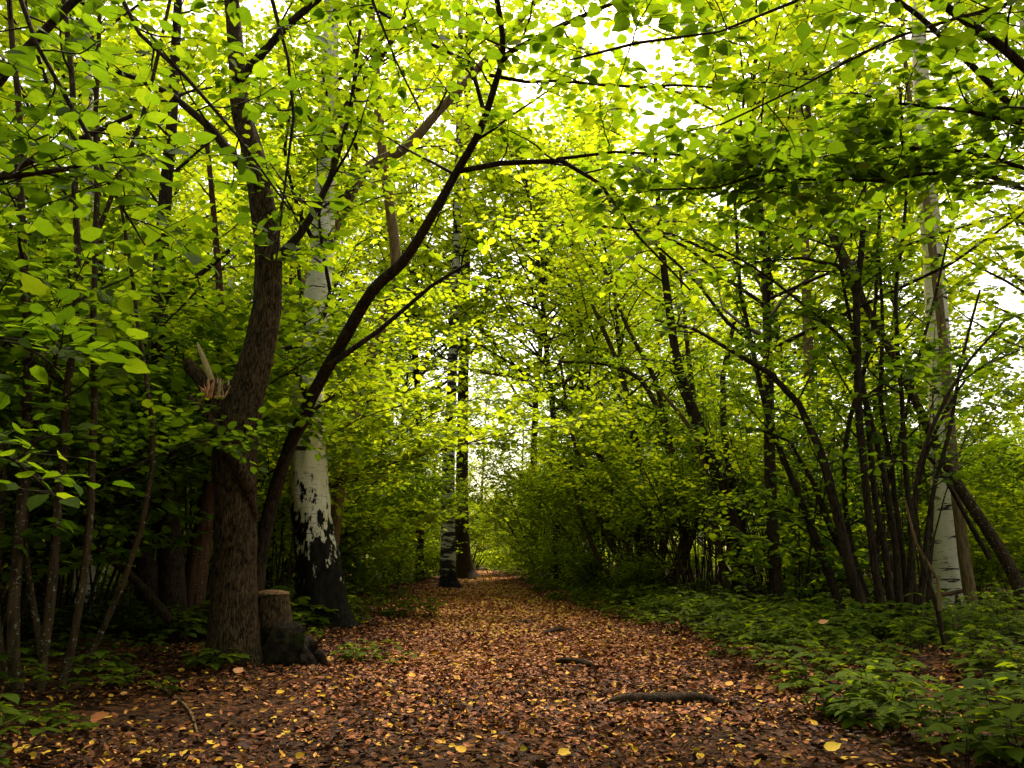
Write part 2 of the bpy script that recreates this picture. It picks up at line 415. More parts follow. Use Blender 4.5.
def hero(name, label, cat, base, stems, crown, seed, leafm='leaf', size=.08, fine=True, group=None, extra=None, tone=(.5, .22)):
    """stems: (part name, material, [(px,py,w,d)..], sides, rough, kwargs); crown: list of ramify kwargs per stem index"""
    rng = np.random.default_rng(seed)
    root = thing(name, label, cat, (0, 0, 0), group=group); parts = []
    geo = []
    for k, st in enumerate(stems):
        nm, mt, lst, sides, rough, kw = st
        pts, rad = stem_px(lst) if len(lst[0]) == 4 and not kw.get('world') else (np.array([l[:3] for l in lst]), np.array([l[3] for l in lst]))
        kw = {a: b for a, b in kw.items() if a != 'world'}
        step = kw.pop('step', .12 if rough else .3)
        pts, rad = resample(pts, rad, step)
        if nm in ('stem', 'branch'):
            wob = np.cumsum(rng.normal(0, .016 if nm == 'branch' else .008, pts.shape), 0); wob -= np.linspace(0, 1, len(pts))[:, None] * wob[-1]; pts = pts + wob
        mb = MB(); tube(mb, pts, rad, sides, rough=rough, seed=seed * 3.1 + k, **kw)
        parts.append(mb.build(nm, M[mt], root)); geo.append((pts, rad))
    mb = MB(); lf = Leafer(rng)
    for idx, kw in crown:
        ramify(rng, mb, lf, geo[idx][0], geo[idx][1], **kw)
    nl = lf.write(mb, size, fine=fine, keep=tunnel, tone=tone)
    if mb.v: parts.append(mb.build('crown', [M['twig'], M[leafm]], root))
    if extra: parts += extra(root, rng)
    loc_tree(root, base, parts)
    pass
    return root

def px_base(px, py, d):
    p = P(px, py, d); return Vector((p[0], p[1], gz(p[0], p[1])))

# A: thick rough tree on the left with torn fork
dA = 7.0
def with_d(lst, d): return [(a, b, c, d) for a, b, c in lst]
def torn(root, rng):
    out = []
    for mt, nm, cnt, rr, hh in (('torn', 'torn_wood', 30, .125, .13), ('splinter', 'pale_fibre', 16, .10, .16)):
        mb = MB()
        for k in range(cnt):
            a = rng.uniform(0, 2 * PI); r = rr * math.sqrt(rng.random()); h = .03 + hh * rng.random() ** 1.6
            p = P(226, 396, dA) + np.array([r * math.cos(a) * 1.3, r * math.sin(a) - .07, -.05])
            l = rng.normal(0, .05, 2); q = p + np.array([l[0], l[1], h + .04])
            w = rng.uniform(.008, .024)
            tube(mb, [p, p + (q - p) * .4 + rng.normal(0, .006, 3), p + (q - p) * .75, q], [w, w * .85, w * .55, .001], 5, rough=.7, seed=k)
        out.append(mb.build(nm, M[mt], root))
    mb = MB()
    pts, rad = stem_px([(216, 398, 8, dA), (211, 380, 7, dA), (205, 362, 6, dA - .03), (199, 348, 4, dA - .05), (197, 342, 1, dA - .05)])
    tube(mb, *resample(pts, rad, .05), 7, rough=.3, seed=3); out.append(mb.build('splinter', M['splinter'], root))
    return out
hero('rough_barked_tree', 'thick rough-barked tree left of the path with a torn fork of red and pale wood', 'tree', px_base(235, 656, dA),
     [('trunk', 'rough_bark', with_d([(235, 668, 48), (235, 640, 45), (235, 600, 42), (235, 560, 40), (235, 500, 40), (235, 450, 43), (240, 412, 42), (250, 380, 34), (262, 335, 29), (268, 290, 27), (267, 240, 25), (260, 190, 23), (252, 150, 21), (240, 105, 17), (236, 50, 14), (230, -20, 12), (222, -120, 9), (225, -230, 5)], dA), 32, .10, dict(step=.06, flute=.18, flare=.15)),
      ('broken_fork', 'rough_bark', with_d([(236, 455, 38), (226, 420, 36), (217, 392, 25), (212, 384, 18)], dA), 18, .16, dict(step=.04, cap=True)),
      ('stub', 'rough_bark', with_d([(220, 405, 22), (205, 385, 16), (190, 366, 13), (186, 361, 9)], dA), 12, .15, dict(step=.05, cap=True)),
      ('broken_branch', 'rough_bark', [(256, 520, 8, dA), (244, 478, 15, dA - .14), (226, 445, 13, dA - .2), (208, 418, 10, dA - .22), (194, 402, 8, dA - .22), (188, 396, 3, dA - .22)], 12, .22, dict(step=.05)),
      ('branch', 'dark_bark', with_d([(266, 270, 12), (300, 235, 8), (330, 180, 6), (350, 110, 4), (360, 30, 3)], dA), 7, 0, {}),
      ('branch', 'dark_bark', with_d([(258, 180, 11), (215, 130, 8), (170, 95, 6), (110, 70, 4), (50, 60, 3)], dA - .4), 7, 0, {}),
      ('branch', 'dark_bark', with_d([(238, 80, 9), (290, 20, 7), (360, -30, 5), (430, -60, 3)], dA - .3), 7, 0, {})],
     [(0, dict(t0=.68, nb=9, L1=1.4, nt=8, L2=.5)), (4, dict(t0=.1, nb=16, L1=1.1, nt=8)), (5, dict(t0=.2, nb=9, L1=.8, nt=6)), (6, dict(t0=.1, nb=9, L1=.8, nt=7))], 1, extra=torn)

# B: slender dark stem arching over the path
hero('arching_tree', 'slender dark tree arching from behind the thick rough trunk up over the path', 'tree', px_base(248, 642, 8.0),
     [('trunk', 'dark_bark', [(246, 655, 17, 8), (256, 590, 15, 8), (264, 535, 14, 8), (283, 465, 13, 7.9), (308, 405, 12.5, 7.7), (338, 350, 12, 7.4), (372, 292, 11.5, 7.1), (403, 262, 10.5, 6.9), (425, 228, 9, 6.7), (455, 175, 8, 6.5), (480, 130, 7, 6.2), (495, 85, 6, 6.0), (503, 50, 5, 5.8), (498, 5, 5, 5.6), (485, -60, 4, 5.4)], 12, .08, dict(step=.1)),
      ('branch', 'dark_bark', with_d([(497, 60, 6), (530, 42, 5), (565, 24, 5), (612, 2, 4), (660, -25, 3)], 5.8), 6, 0, {}),
      ('branch', 'dark_bark', [(458, 170, 6, 6.5), (500, 163, 6, 6.3), (560, 160, 5, 6.1), (600, 185, 4, 6.0), (640, 235, 3, 6.0), (690, 290, 2, 6.0)], 6, 0, {}),
      ('branch', 'dark_bark', with_d([(484, 118, 5), (470, 60, 4), (430, 42, 3), (385, 12, 3), (335, -10, 2)], 6.0), 6, 0, {}),
      ('branch', 'dark_bark', with_d([(560, 160, 4), (620, 153, 3), (690, 158, 3), (760, 175, 2)], 6.1), 6, 0, {}),
      ('branch', 'dark_bark', with_d([(488, 75, 4), (560, 82, 3), (640, 85, 3), (720, 88, 2)], 6.0), 6, 0, {}),
      ('branch', 'dark_bark', with_d([(330, 365, 7), (380, 330, 5), (430, 285, 4), (470, 262, 3)], 7.3), 6, 0, {}),
      ('branch', 'dark_bark', with_d([(278, 480, 6), (300, 440, 5), (318, 410, 4), (335, 395, 3)], 7.7), 6, 0, {})],
     [(0, dict(t0=.72, nb=8, L1=.9, nt=7)), (1, dict(t0=.1, nb=8, L1=.7, nt=6, L2=.4)), (2, dict(t0=.15, nb=9, L1=.7, nt=6, L2=.4)), (3, dict(t0=.1, nb=8, L1=.7, nt=6, L2=.4)), (4, dict(t0=.2, nb=7, L1=.6, nt=6, L2=.4)), (5, dict(t0=.2, nb=7, L1=.6, nt=6, L2=.4)), (6, dict(t0=.6, nb=2, L1=.4, nt=4, L2=.3))], 2)

# C: birch
hero('birch_tree', 'leaning white birch with a black fissured foot beside the path on the left', 'birch', px_base(322, 618, 10.6),
     [('trunk', 'birch', with_d([(322, 628, 50), (321, 600, 46), (318, 560, 42), (312, 520, 38), (309, 470, 35), (307, 430, 33), (308, 390, 31), (313, 340, 28), (318, 290, 25), (323, 230, 22), (327, 150, 18), (330, 60, 15), (333, -60, 11), (336, -200, 7)], 10.6), 30, .12, dict(step=.07, flute=.3, flare=.22)),
      ('branch', 'dark_bark', with_d([(314, 342, 6), (285, 350, 5), (262, 362, 3), (240, 372, 1)], 10.5), 6, 0, {}),
      ('branch', 'dark_bark', with_d([(309, 400, 7), (298, 370, 6), (302, 320, 6), (298, 270, 4), (302, 210, 3)], 10.2), 6, 0, {}),
      ('branch', 'dark_bark', with_d([(327, 150, 8), (360, 90, 6), (400, 30, 4), (430, -40, 3)], 10.4), 6, 0, {}),
      ('branch', 'dark_bark', [(316, 330, 5, 10.5), (330, 290, 4, 9.8), (318, 220, 3, 9.5), (335, 150, 3, 9.3), (322, 70, 2, 9.2)], 6, 0, {}),
      ('branch', 'dark_bark', [(322, 250, 5, 10.5), (300, 215, 4, 9.9), (285, 150, 3, 9.6), (300, 60, 2, 9.4)], 6, 0, {})],
     [(0, dict(t0=.6, nb=14, L1=2.0, nt=9, L2=.6)), (3, dict(t0=.2, nb=9, L1=1.0)), (4, dict(t0=.3, nb=18, L1=.7, nt=8)), (5, dict(t0=.3, nb=14, L1=.7, nt=8))], 3, 'leaf', .075, False)

# stump with mossy root mound
def mound(root, rng):
    mb = MB(); c = px_base(276, 640, 7.3)
    for k, (dx, dy, a, r, h) in enumerate([(.12, -.14, 0, .21, .36), (.24, -.12, .5, .15, .26), (-.10, -.12, .3, .16, .32), (.36, -.1, .4, .10, .14), (-.26, -.16, 0, .13, .2)]):
        p = np.array([c[0] + dx, c[1] + dy, c[2] - .05])
        pts = np.array([p, p + [0, 0, h * .5], p + [0.01, 0, h * .85], p + [0.01, .02, h]])
        tube(mb, *resample(pts, np.array([r * 1.15, r, r * .75, r * .4]), .03), 22, rough=.75, seed=k * 4, cap=True)
    return [mb.build('mossy_root', M['moss'], root)]
def cuttop(root, rng):
    mb = MB(); p = P(272, 594, 7.2)
    tube(mb, [p, p + np.array([0, 0, .018])], [.145, .138], 20, rough=.05, cap=True)
    return [mb.build('cut_face', M['cut'], root)] + mound(root, rng)
hero('tree_stump', 'sawn tree stump on a black mossy root mound at the foot of the thick trunk', 'stump', px_base(275, 640, 7.2),
     [('stump_trunk', 'rough_bark', with_d([(276, 665, 44), (275, 645, 38), (273, 620, 33), (272, 596, 32)], 7.2), 20, .12, dict(step=.04, flute=.2))], [], 4, extra=cuttop)

# D, E: behind
hero('tan_trunk_tree', 'slim tan-barked tree rising behind the arching stem right of the white birch', 'tree', px_base(335, 600, 13),
     [('trunk', 'tan_bark', with_d([(328, 612, 15), (333, 540, 13), (345, 450, 12), (362, 380, 11), (390, 305, 11), (396, 262, 11), (389, 200, 10), (381, 140, 9), (375, 60, 8), (368, -30, 7), (365, -140, 4)], 13), 10, .06, {})],
     [(0, dict(t0=.5, nb=18, L1=1.8, nt=9, L2=.6))], 5, 'leaf_lit', .085, False)
hero('leaning_tree', 'brown tree leaning to the right between the thick trunk and the birch crown', 'tree', px_base(215, 610, 11.5),
     [('trunk', 'tan_bark', with_d([(213, 625, 16), (228, 520, 15), (252, 420, 14), (286, 325, 13), (315, 268, 12), (345, 205, 11), (368, 168, 10), (405, 148, 10), (440, 110, 8), (475, 72, 7), (512, 30, 6), (560, -30, 4)], 11.5), 10, .06, {}),
      ('branch', 'dark_bark', with_d([(345, 205, 7), (352, 150, 6), (358, 90, 4), (350, 20, 3)], 11.3), 6, 0, {})],
     [(0, dict(t0=.5, nb=18, L1=1.6, nt=9, L2=.6)), (1, dict(t0=.2, nb=8, L1=1))], 6, 'leaf_lit', .085, False)
# F group
hero('dark_tree', 'dark upright tree just left of the thick rough trunk', 'tree', px_base(174, 632, 8.8),
     [('trunk', 'dark_bark', with_d([(176, 645, 27), (173, 600, 25), (170, 550, 24), (166, 500, 22), (163, 420, 19), (160, 340, 17), (160, 280, 15), (165, 200, 12), (172, 120, 10), (176, 40, 8), (180, -60, 6), (178, -180, 4)], 8.8), 14, .08, dict(flute=.2)),
      ('branch', 'dark_bark', with_d([(163, 385, 8), (140, 360, 7), (118, 352, 6), (98, 345, 5), (70, 330, 3)], 8.6), 6, 0, {}),
      ('branch', 'dark_bark', with_d([(160, 300, 7), (205, 270, 5), (230, 250, 4)], 8.6), 6, 0, {})],
     [(0, dict(t0=.4, nb=16, L1=1.3, nt=8, L2=.5)), (1, dict(t0=.3, nb=6, L1=.6))], 7, 'leaf', .085, False)
hero('reddish_stem_tree', 'reddish-brown stem leaning right between the dark tree and the thick trunk', 'tree', px_base(192, 628, 9.4),
     [('trunk', 'red_bark', with_d([(190, 640, 26), (195, 580, 22), (204, 525, 19), (213, 475, 16), (219, 410, 11), (222, 330, 8), (215, 230, 6), (205, 120, 4)], 9.4), 12, .08, {})],
     [(0, dict(t0=.5, nb=10, L1=1.1, nt=7))], 8, 'leaf', .085, False)
hero('crooked_tree', 'crooked dark tree leaning away to the left in the shade', 'tree', px_base(150, 622, 9.2),
     [('trunk', 'dark_bark', with_d([(158, 640, 24), (148, 585, 23), (136, 535, 21), (122, 490, 18), (103, 440, 15), (84, 390, 12), (58, 330, 10), (20, 250, 8), (-20, 170, 6)], 9.2), 12, .09, {}),
      ('branch', 'dark_bark', with_d([(122, 490, 9), (100, 420, 8), (98, 340, 7), (97, 250, 6), (96, 150, 5), (94, 30, 4)], 9.1), 6, 0, {})],
     [(0, dict(t0=.45, nb=9, L1=1.1, nt=7)), (1, dict(t0=.3, nb=12, L1=.9))], 9, 'leaf', .085, False)
hero('fallen_pole', 'thin dead trunk lying aslant among the stems on the far left', 'fallen branch', px_base(158, 612, 7.6),
     [('trunk', 'dark_bark', with_d([(170, 622, 9), (148, 594, 9), (112, 560, 8), (62, 530, 7), (8, 504, 6), (-60, 470, 4)], 7.6), 9, .08, {})], [], 10)

# J
hero('banded_birch', 'small birch trunk ringed with black bands on the left edge of the far path', 'birch', px_base(448, 588, 27),
     [('trunk', 'birch_far', with_d([(450, 590, 21), (448, 575, 16), (448, 540, 14), (448, 500, 13), (449, 450, 12), (452, 380, 10), (455, 300, 9), (458, 180, 7), (460, 60, 5), (462, -60, 4)], 27), 16, .06, dict(flare=.3))],
     [(0, dict(t0=.3, nb=40, L1=3.2, nt=12, L2=.9, sp=.09, minr=.012))], 11, 'leaf_lit', .12, False)
hero('far_dark_trunk', 'dark flared trunk standing right behind the banded birch at the end of the path', 'tree', px_base(465, 577, 38),
     [('trunk', 'dark_bark', with_d([(467, 580, 27), (465, 572, 20), (463, 555, 16), (462, 530, 14), (462, 480, 12), (463, 400, 11), (465, 300, 10), (466, 200, 8), (468, 60, 6), (470, -60, 4)], 38), 16, .08, dict(flare=.1))],
     [(0, dict(t0=.30, nb=44, L1=4.4, nt=13, L2=1.1, sp=.11, minr=.015))], 12, 'leaf_lit', .15, False)

# L, K : right middle
hero('curved_tree', 'dark curved trunk right of the path leaning back over it', 'tree', px_base(748, 606, 15.5),
     [('trunk', 'dark_bark', with_d([(750, 612, 25), (744, 580, 21), (735, 535, 19), (722, 485, 16), (704, 440, 13), (689, 400, 11), (677, 360, 9), (668, 300, 8), (660, 230, 6), (655, 150, 4)], 15.5), 12, .08, {}),
      ('branch', 'dark_bark', with_d([(742, 575, 9), (738, 510, 8), (725, 450, 7), (722, 380, 6), (735, 320, 4)], 15.6), 7, 0, {}),
      ('branch', 'tan_bark', with_d([(730, 600, 7), (716, 540, 7), (704, 470, 6), (690, 430, 5), (660, 390, 3)], 15.7), 7, 0, {})],
     [(0, dict(t0=.35, nb=16, L1=1.9, nt=9, L2=.6, bias=(-.3, 0, 0))), (1, dict(t0=.3, nb=9, L1=1.2)), (2, dict(t0=.4, nb=6, L1=1.))], 13, 'leaf', .09, False)
hero('hazel_shrub', 'hazel clump with many thin dark stems fanning left over the middle of the path', 'shrub', px_base(650, 598, 18),
     [('stem', 'hazel_bark', with_d(l, 18), 6, 0, {}) for l in [
        [(650, 600, 10), (650, 540, 9), (642, 470, 8), (628, 400, 6), (612, 350, 5), (590, 300, 3)],
        [(655, 600, 9), (665, 520, 8), (668, 450, 7), (655, 380, 5), (628, 330, 4), (600, 260, 3)],
        [(642, 600, 8), (622, 520, 7), (596, 450, 6), (562, 405, 5), (525, 380, 4), (480, 372, 2)],
        [(660, 602, 9), (684, 540, 8), (676, 470, 7), (662, 420, 6), (640, 380, 5), (605, 365, 4), (560, 362, 3)],
        [(638, 602, 7), (612, 550, 6), (588, 490, 5), (570, 430, 4), (560, 360, 3)],
        [(665, 602, 8), (695, 530, 7), (700, 450, 6), (690, 360, 5), (680, 270, 3)],
        [(630, 602, 6), (600, 560, 5), (580, 510, 4), (570, 460, 3)]]],
     [(k, dict(t0=.3, nb=11, L1=1.3, nt=8, L2=.5)) for k in range(6)], 14, 'leaf', .085, False)

# M: big hazel right
hero('hazel_shrub', 'big hazel clump of near-black stems in front of the white birch on the right', 'shrub', px_base(888, 628, 9.6),
     [('stem', 'dark_bark', with_d(l, 9.6 + .08 * k), 8, 0, {}) for k, l in enumerate([
        [(872, 632, 11.7), (853, 570, 10.9), (836, 505, 10.1), (820, 450, 8.6), (800, 405, 7), (770, 375, 6.2), (730, 350, 4.7), (695, 330, 3.1), (655, 320, 2.3)],
        [(885, 632, 9.4), (871, 540, 7.8), (862, 460, 7.8), (858, 380, 7.8), (857, 300, 7), (862, 250, 6.2), (865, 190, 3.9), (868, 110, 3.1)],
        [(858, 320, 4.7), (852, 285, 3.9), (836, 266, 3.9), (800, 258, 3.1), (755, 262, 2.3)],
        [(893, 634, 8.6), (886, 560, 7), (875, 500, 6.2), (868, 430, 5.5), (856, 350, 3.9), (840, 260, 3.1), (830, 180, 2.3)],
        [(900, 636, 7.8), (896, 550, 7), (885, 480, 6.2), (868, 410, 4.7), (848, 345, 3.9), (800, 302, 3.1), (750, 266, 2.3), (700, 240, 1.6)],
        [(906, 634, 7.8), (910, 540, 6.2), (905, 470, 5.5), (900, 400, 4.7), (895, 300, 3.9), (905, 200, 3.1), (900, 90, 2.3)],
        [(915, 636, 7), (925, 560, 6.2), (932, 500, 4.7), (950, 430, 3.9), (962, 360, 3.1), (980, 290, 2.3)],
        [(908, 636, 6.2), (902, 560, 5.5), (890, 470, 4.7), (880, 400, 4.7), (884, 330, 3.9), (878, 240, 2.3)],
        [(848, 628, 9.4), (818, 545, 7.8), (790, 480, 6.2), (766, 420, 5.5), (748, 335, 4.7), (738, 270, 3.9), (734, 180, 3.1), (745, 90, 2.3)],
        [(865, 632, 9.4), (846, 560, 7.8), (828, 520, 7), (812, 480, 4.7), (790, 440, 3.1), (760, 430, 2.3)],
        [(880, 634, 7), (850, 540, 6), (846, 440, 5), (872, 330, 4), (880, 200, 3)],
        [(875, 634, 6), (880, 520, 5), (900, 430, 4), (925, 330, 3), (950, 230, 2)],
        [(860, 632, 6), (825, 570, 5), (806, 520, 4), (780, 505, 3)],
        [(922, 636, 6.2), (914, 560, 4.7), (918, 490, 3.9), (935, 430, 3.1), (972, 375, 2.3), (1020, 350, 1.6)]])],
     [(k, dict(t0=.3, nb=9, L1=1.0, nt=8, L2=.42, t1=1)) for k in (0, 1, 2, 3, 4, 5, 8, 9, 10, 11, 12, 13)], 15, 'leaf_shaded', .082, True)
# N, O
hero('birch_tree', 'tall pale birch behind the dark hazel stems on the right', 'birch', px_base(947, 612, 14.5),
     [('trunk', 'birch_pale', with_d([(948, 622, 34), (947, 590, 29), (945, 540, 27), (944, 470, 25), (941, 400, 23), (938, 330, 21), (933, 260, 19), (928, 190, 17), (924, 130, 15), (920, 60, 13), (916, -40, 10), (912, -180, 7)], 14.5), 22, .05, dict(flare=.3))],
     [(0, dict(t0=.66, nb=14, L1=2.4, nt=9, L2=.7))], 16, 'leaf_lit', .08, False)
hero('slim_brown_tree', 'slim brown stem running up in front of the pale birch on the right', 'tree', px_base(972, 614, 13.8),
     [('trunk', 'tan_bark', with_d([(974, 622, 13), (962, 540, 11), (952, 450, 10), (944, 350, 9), (936, 280, 8), (926, 200, 7), (915, 140, 6), (906, 70, 4), (900, -20, 3)], 13.8), 9, .07, {})],
     [(0, dict(t0=.55, nb=9, L1=1.2, nt=7))], 17, 'leaf_lit', .08, False)
hero('leaning_tree', 'light brown trunk leaning left from the right edge across the pale birch', 'tree', px_base(1028, 625, 11.5),
     [('trunk', 'hazel_bark', with_d([(1034, 630, 13), (1012, 572, 12), (985, 526, 11), (963, 493, 10), (940, 453, 9), (915, 400, 8), (890, 350, 8), (868, 310, 7), (845, 260, 9), (825, 215, 8), (812, 150, 6), (805, 70, 4)], 11.5), 12, .07, {}),
      ('branch', 'dark_bark', with_d([(990, 560, 5), (960, 500, 4), (930, 460, 4), (905, 430, 3)], 11.2), 6, 0, {})],
     [(0, dict(t0=.6, nb=11, L1=1.3, nt=8))], 18, 'leaf', .085, False)
hero('bent_sapling', 'thin bent sapling curving up at the right foot of the dark hazel clump', 'sapling', px_base(950, 655, 7.2),
     [('stem', 'dark_bark', with_d([(948, 660, 5), (940, 610, 5), (924, 565, 4), (915, 500, 4), (932, 430, 4), (970, 360, 3), (1005, 320, 2)], 7.2), 6, 0, {}),
      ('branch', 'tan_bark', with_d([(940, 610, 4), (935, 580, 3), (915, 545, 3), (905, 500, 2)], 7.1), 5, 0, {})],
     [(0, dict(t0=.4, nb=9, L1=.7, nt=7, L2=.35))], 19, 'leaf_shaded', .08, True)
hero('slim_pale_trees'[:-1], 'pale slim trunk deep behind the hazels, right of centre', 'tree', px_base(806, 595, 22),
     [('trunk', 'tan_bark', with_d([(812, 600, 13), (810, 480, 11), (809, 380, 10), (806, 280, 9), (802, 180, 8), (798, 60, 6), (795, -80, 4)], 22), 9, .05, {})],
     [(0, dict(t0=.55, nb=14, L1=2.2, nt=9, L2=.7, sp=.09))], 20, 'leaf_lit', .10, False)

# near clumps just outside the frame whose boughs hang into it
hero('overhanging_hazel', 'nearest hazel on the left whose big dark leaves hang into the top left corner', 'shrub', Vector((-2.9, 3.3, gz(-2.9, 3.3))),
     [('stem', 'dark_bark', [(-2.9, 3.3, 0, .035), (-2.7, 3.2, 1.4, .03), (-2.4, 3.2, 2.8, .022), (-1.6, 3.3, 3.9, .015), (-.8, 3.5, 4.1, .008)], 8, 0, dict(world=1)),
      ('stem', 'dark_bark', [(-3.0, 3.4, 0, .03), (-3.1, 3.5, 1.4, .026), (-2.8, 3.7, 2.6, .02), (-2.1, 4.0, 3.3, .012)], 8, 0, dict(world=1)),
      ('branch', 'dark_bark', with_d([(-90, 215, 7), (0, 182, 6), (60, 172, 5), (115, 155, 3)], 3.0), 6, 0, {}),
      ('branch', 'dark_bark', with_d([(10, -60, 5), (40, 50, 4), (85, 130, 4), (120, 190, 3), (145, 245, 2)], 3.2), 6, 0, {}),
      ('branch', 'dark_bark', with_d([(100, -50, 5), (140, 35, 4), (190, 80, 4), (240, 135, 3), (290, 210, 2)], 3.6), 6, 0, {}),
      ('branch', 'dark_bark', with_d([(255, -60, 5), (292, 50, 3), (300, 110, 3), (285, 200, 2), (276, 262, 2)], 4.2), 6, 0, {}),
      ('branch', 'dark_bark', with_d([(-90, 360, 5), (-40, 330, 4), (20, 340, 3), (60, 370, 2)], 3.0), 6, 0, {}),
      ('branch', 'dark_bark', with_d([(350, -60, 4), (370, 0, 3), (395, 60, 2), (420, 110, 2)], 4.6), 6, 0, {}),
      ('branch', 'dark_bark', with_d([(-90, 470, 5), (-40, 440, 4), (10, 460, 3), (60, 500, 2)], 3.4), 6, 0, {})],
     [(0, dict(t0=.4, nb=6, L1=.5, nt=4, L2=.25)), (1, dict(t0=.4, nb=6, L1=.6, nt=4, L2=.3)), (2, dict(t0=.2, nb=8, L1=.45, nt=4, L2=.22)), (3, dict(t0=.1, nb=10, L1=.45, nt=4, L2=.22)),
      (4, dict(t0=.1, nb=8, L1=.45, nt=3, L2=.22)), (5, dict(t0=.1, nb=7, L1=.4, nt=3, L2=.22)), (6, dict(t0=.1, nb=8, L1=.45, nt=4, L2=.22)), (7, dict(t0=.1, nb=6, L1=.4, nt=3, L2=.22)), (8, dict(t0=.1, nb=7, L1=.4, nt=4, L2=.22))], 21, 'leaf_shaded', .078, True, tone=(.36, .2))
hero('overhanging_hazel', 'nearest hazel on the right whose leafy boughs reach across the top right corner', 'shrub', Vector((3.3, 4.3, gz(3.3, 4.3))),
     [('stem', 'dark_bark', [(3.5, 4.3, 0, .04), (3.5, 4.2, 1.8, .034), (3.2, 4.1, 3.3, .028), (2.1, 4.1, 4.4, .02), (1.2, 4.3, 4.7, .012), (.5, 4.5, 4.5, .006)], 8, 0, dict(world=1)),
      ('stem', 'dark_bark', [(3.7, 4.4, 0, .035), (3.8, 4.5, 1.7, .03), (3.5, 4.7, 3.4, .024), (2.6, 4.8, 4.7, .016), (1.6, 5.0, 5.2, .009)], 8, 0, dict(world=1)),
      ('branch', 'dark_bark', with_d([(1080, 150, 5), (1020, 120, 4), (960, 108, 4), (900, 100, 3), (850, 92, 2)], 4.6), 6, 0, {}),
      ('branch', 'dark_bark', [(1090, -40, 4, 3.9), (1000, 15, 4, 3.8), (900, 40, 3, 3.7), (800, 90, 2, 3.7), (720, 125, 2, 3.8)], 6, 0, {}),
      ('branch', 'dark_bark', with_d([(1080, 190, 4), (980, 150, 4), (890, 145, 3), (800, 160, 3), (720, 185, 2), (650, 190, 2)], 5.0), 6, 0, {}),
      ('branch', 'dark_bark', with_d([(1090, 215, 4), (980, 175, 4), (880, 180, 3), (800, 178, 3), (740, 205, 2)], 5.3), 6, 0, {}),
      ('branch', 'dark_bark', with_d([(880, -60, 4), (800, 0, 3), (720, 30, 2), (640, 40, 3), (570, 60, 2)], 3.9), 6, 0, {})],
     [(0, dict(t0=.5, nb=8, L1=.7, nt=6, L2=.3)), (1, dict(t0=.4, nb=10, L1=.7, nt=6, L2=.35)), (2, dict(t0=.1, nb=10, L1=.6, nt=6, L2=.3)), (3, dict(t0=.1, nb=12, L1=.55, nt=6, L2=.3)),
      (4, dict(t0=.1, nb=20, L1=.75, nt=9, L2=.35, sp=.05)), (5, dict(t0=.1, nb=18, L1=.75, nt=9, L2=.35, sp=.05)), (6, dict(t0=.1, nb=10, L1=.5, nt=5, L2=.28))], 22, 'leaf_shaded', .08, True, tone=(.42, .22))
# thin stems at the left edge
hero('hazel_shrub', 'hazel clump of thin bare poles at the left edge of the picture', 'shrub', px_base(45, 690, 5.4),
     [('stem', 'hazel_bark', with_d(l, 5.4 + .1 * k), 7, 0, {}) for k, l in enumerate([
        [(18, 700, 12), (14, 600, 11), (22, 480, 10), (28, 360, 9), (24, 250, 8), (20, 120, 6), (5, -50, 4)],
        [(40, 700, 10), (52, 600, 9), (62, 450, 8), (78, 300, 7), (76, 150, 6), (60, -60, 4)],
        [(60, 695, 8), (88, 580, 7), (96, 450, 7), (95, 300, 6), (97, 150, 5), (100, -50, 3)],
        [(5, 700, 12), (-8, 600, 11), (4, 480, 10), (-10, 340, 8), (-20, 200, 5)],
        [(50, 700, 7), (30, 560, 6), (40, 430, 6), (90, 260, 5), (140, 120, 4), (170, 0, 3)],
        [(70, 695, 6), (120, 590, 6), (150, 470, 5), (140, 330, 4), (120, 200, 3)]])],
     [(k, dict(t0=.3, nb=9, L1=.8, nt=5, L2=.33)) for k in (0, 1, 3)] + [(k, dict(t0=.55, nb=6, L1=.5, nt=5, L2=.3)) for k in (2,)], 23, 'leaf_shaded', .085, True)

# ------------------------------------------------------------------ hazel thickets: a few kinds, copied along both sides of the path
def make_hazel(seed, height, nst, lean, size, nb=11, nt=9, sp=.07, leafm='leaf', minr=.005, rs=1.0, t0=.34):
    rng = np.random.default_rng(seed)
    root = thing('hazel_shrub', 'x', 'shrub'); mb = MB(); lf = Leafer(rng)
    for k in range(nst):
        a = k / nst * 2 * PI + rng.normal(0, .3); out = rng.uniform(.14, .42)
        p = np.array([.22 * math.cos(a), .22 * math.sin(a), -.12])
        d = nrm(np.array([math.cos(a) * out + lean * .35, math.sin(a) * out, 1.]))
        h = height * rng.uniform(.6, 1.1); pts = [p]; n = 8
        for q in range(n):
            d = nrm(d + np.array([lean * .11 + math.cos(a) * .05, math.sin(a) * .05, -.05]) + rng.normal(0, .06, 3)); pts.append(pts[-1] + d * h / n)
        r = rng.uniform(.016, .038) * rs
        pts, rad = resample(np.array(pts), np.linspace(r, .006, n + 1), .35)
        sb = MB(); tube(sb, pts, rad, 6); sb.build('stem', M['hazel_bark'], root)
        ramify(rng, mb, lf, pts, rad, t0=t0, nb=nb, L1=1.25, nt=nt, L2=.45, sp=sp, minr=minr)
    for k in range(6):
        a = rng.uniform(0, 7); p = np.array([.4 * math.cos(a), .4 * math.sin(a), -.1])
        pts = shoot(rng, p, [.16 * math.cos(a) + .08 * lean, .16 * math.sin(a), 1], rng.uniform(2.4, 4.6), 7, .02, .035)
        sb = MB(); tube(sb, pts, np.linspace(rng.uniform(.009, .017), .003, 8), 5); sb.build('stem', M['hazel_bark'], root); lf.along(pts[4:], .1)
    n = lf.write(mb, size, fine=False); mb.build('crown', [M['twig'], M[leafm]], root)
    return root
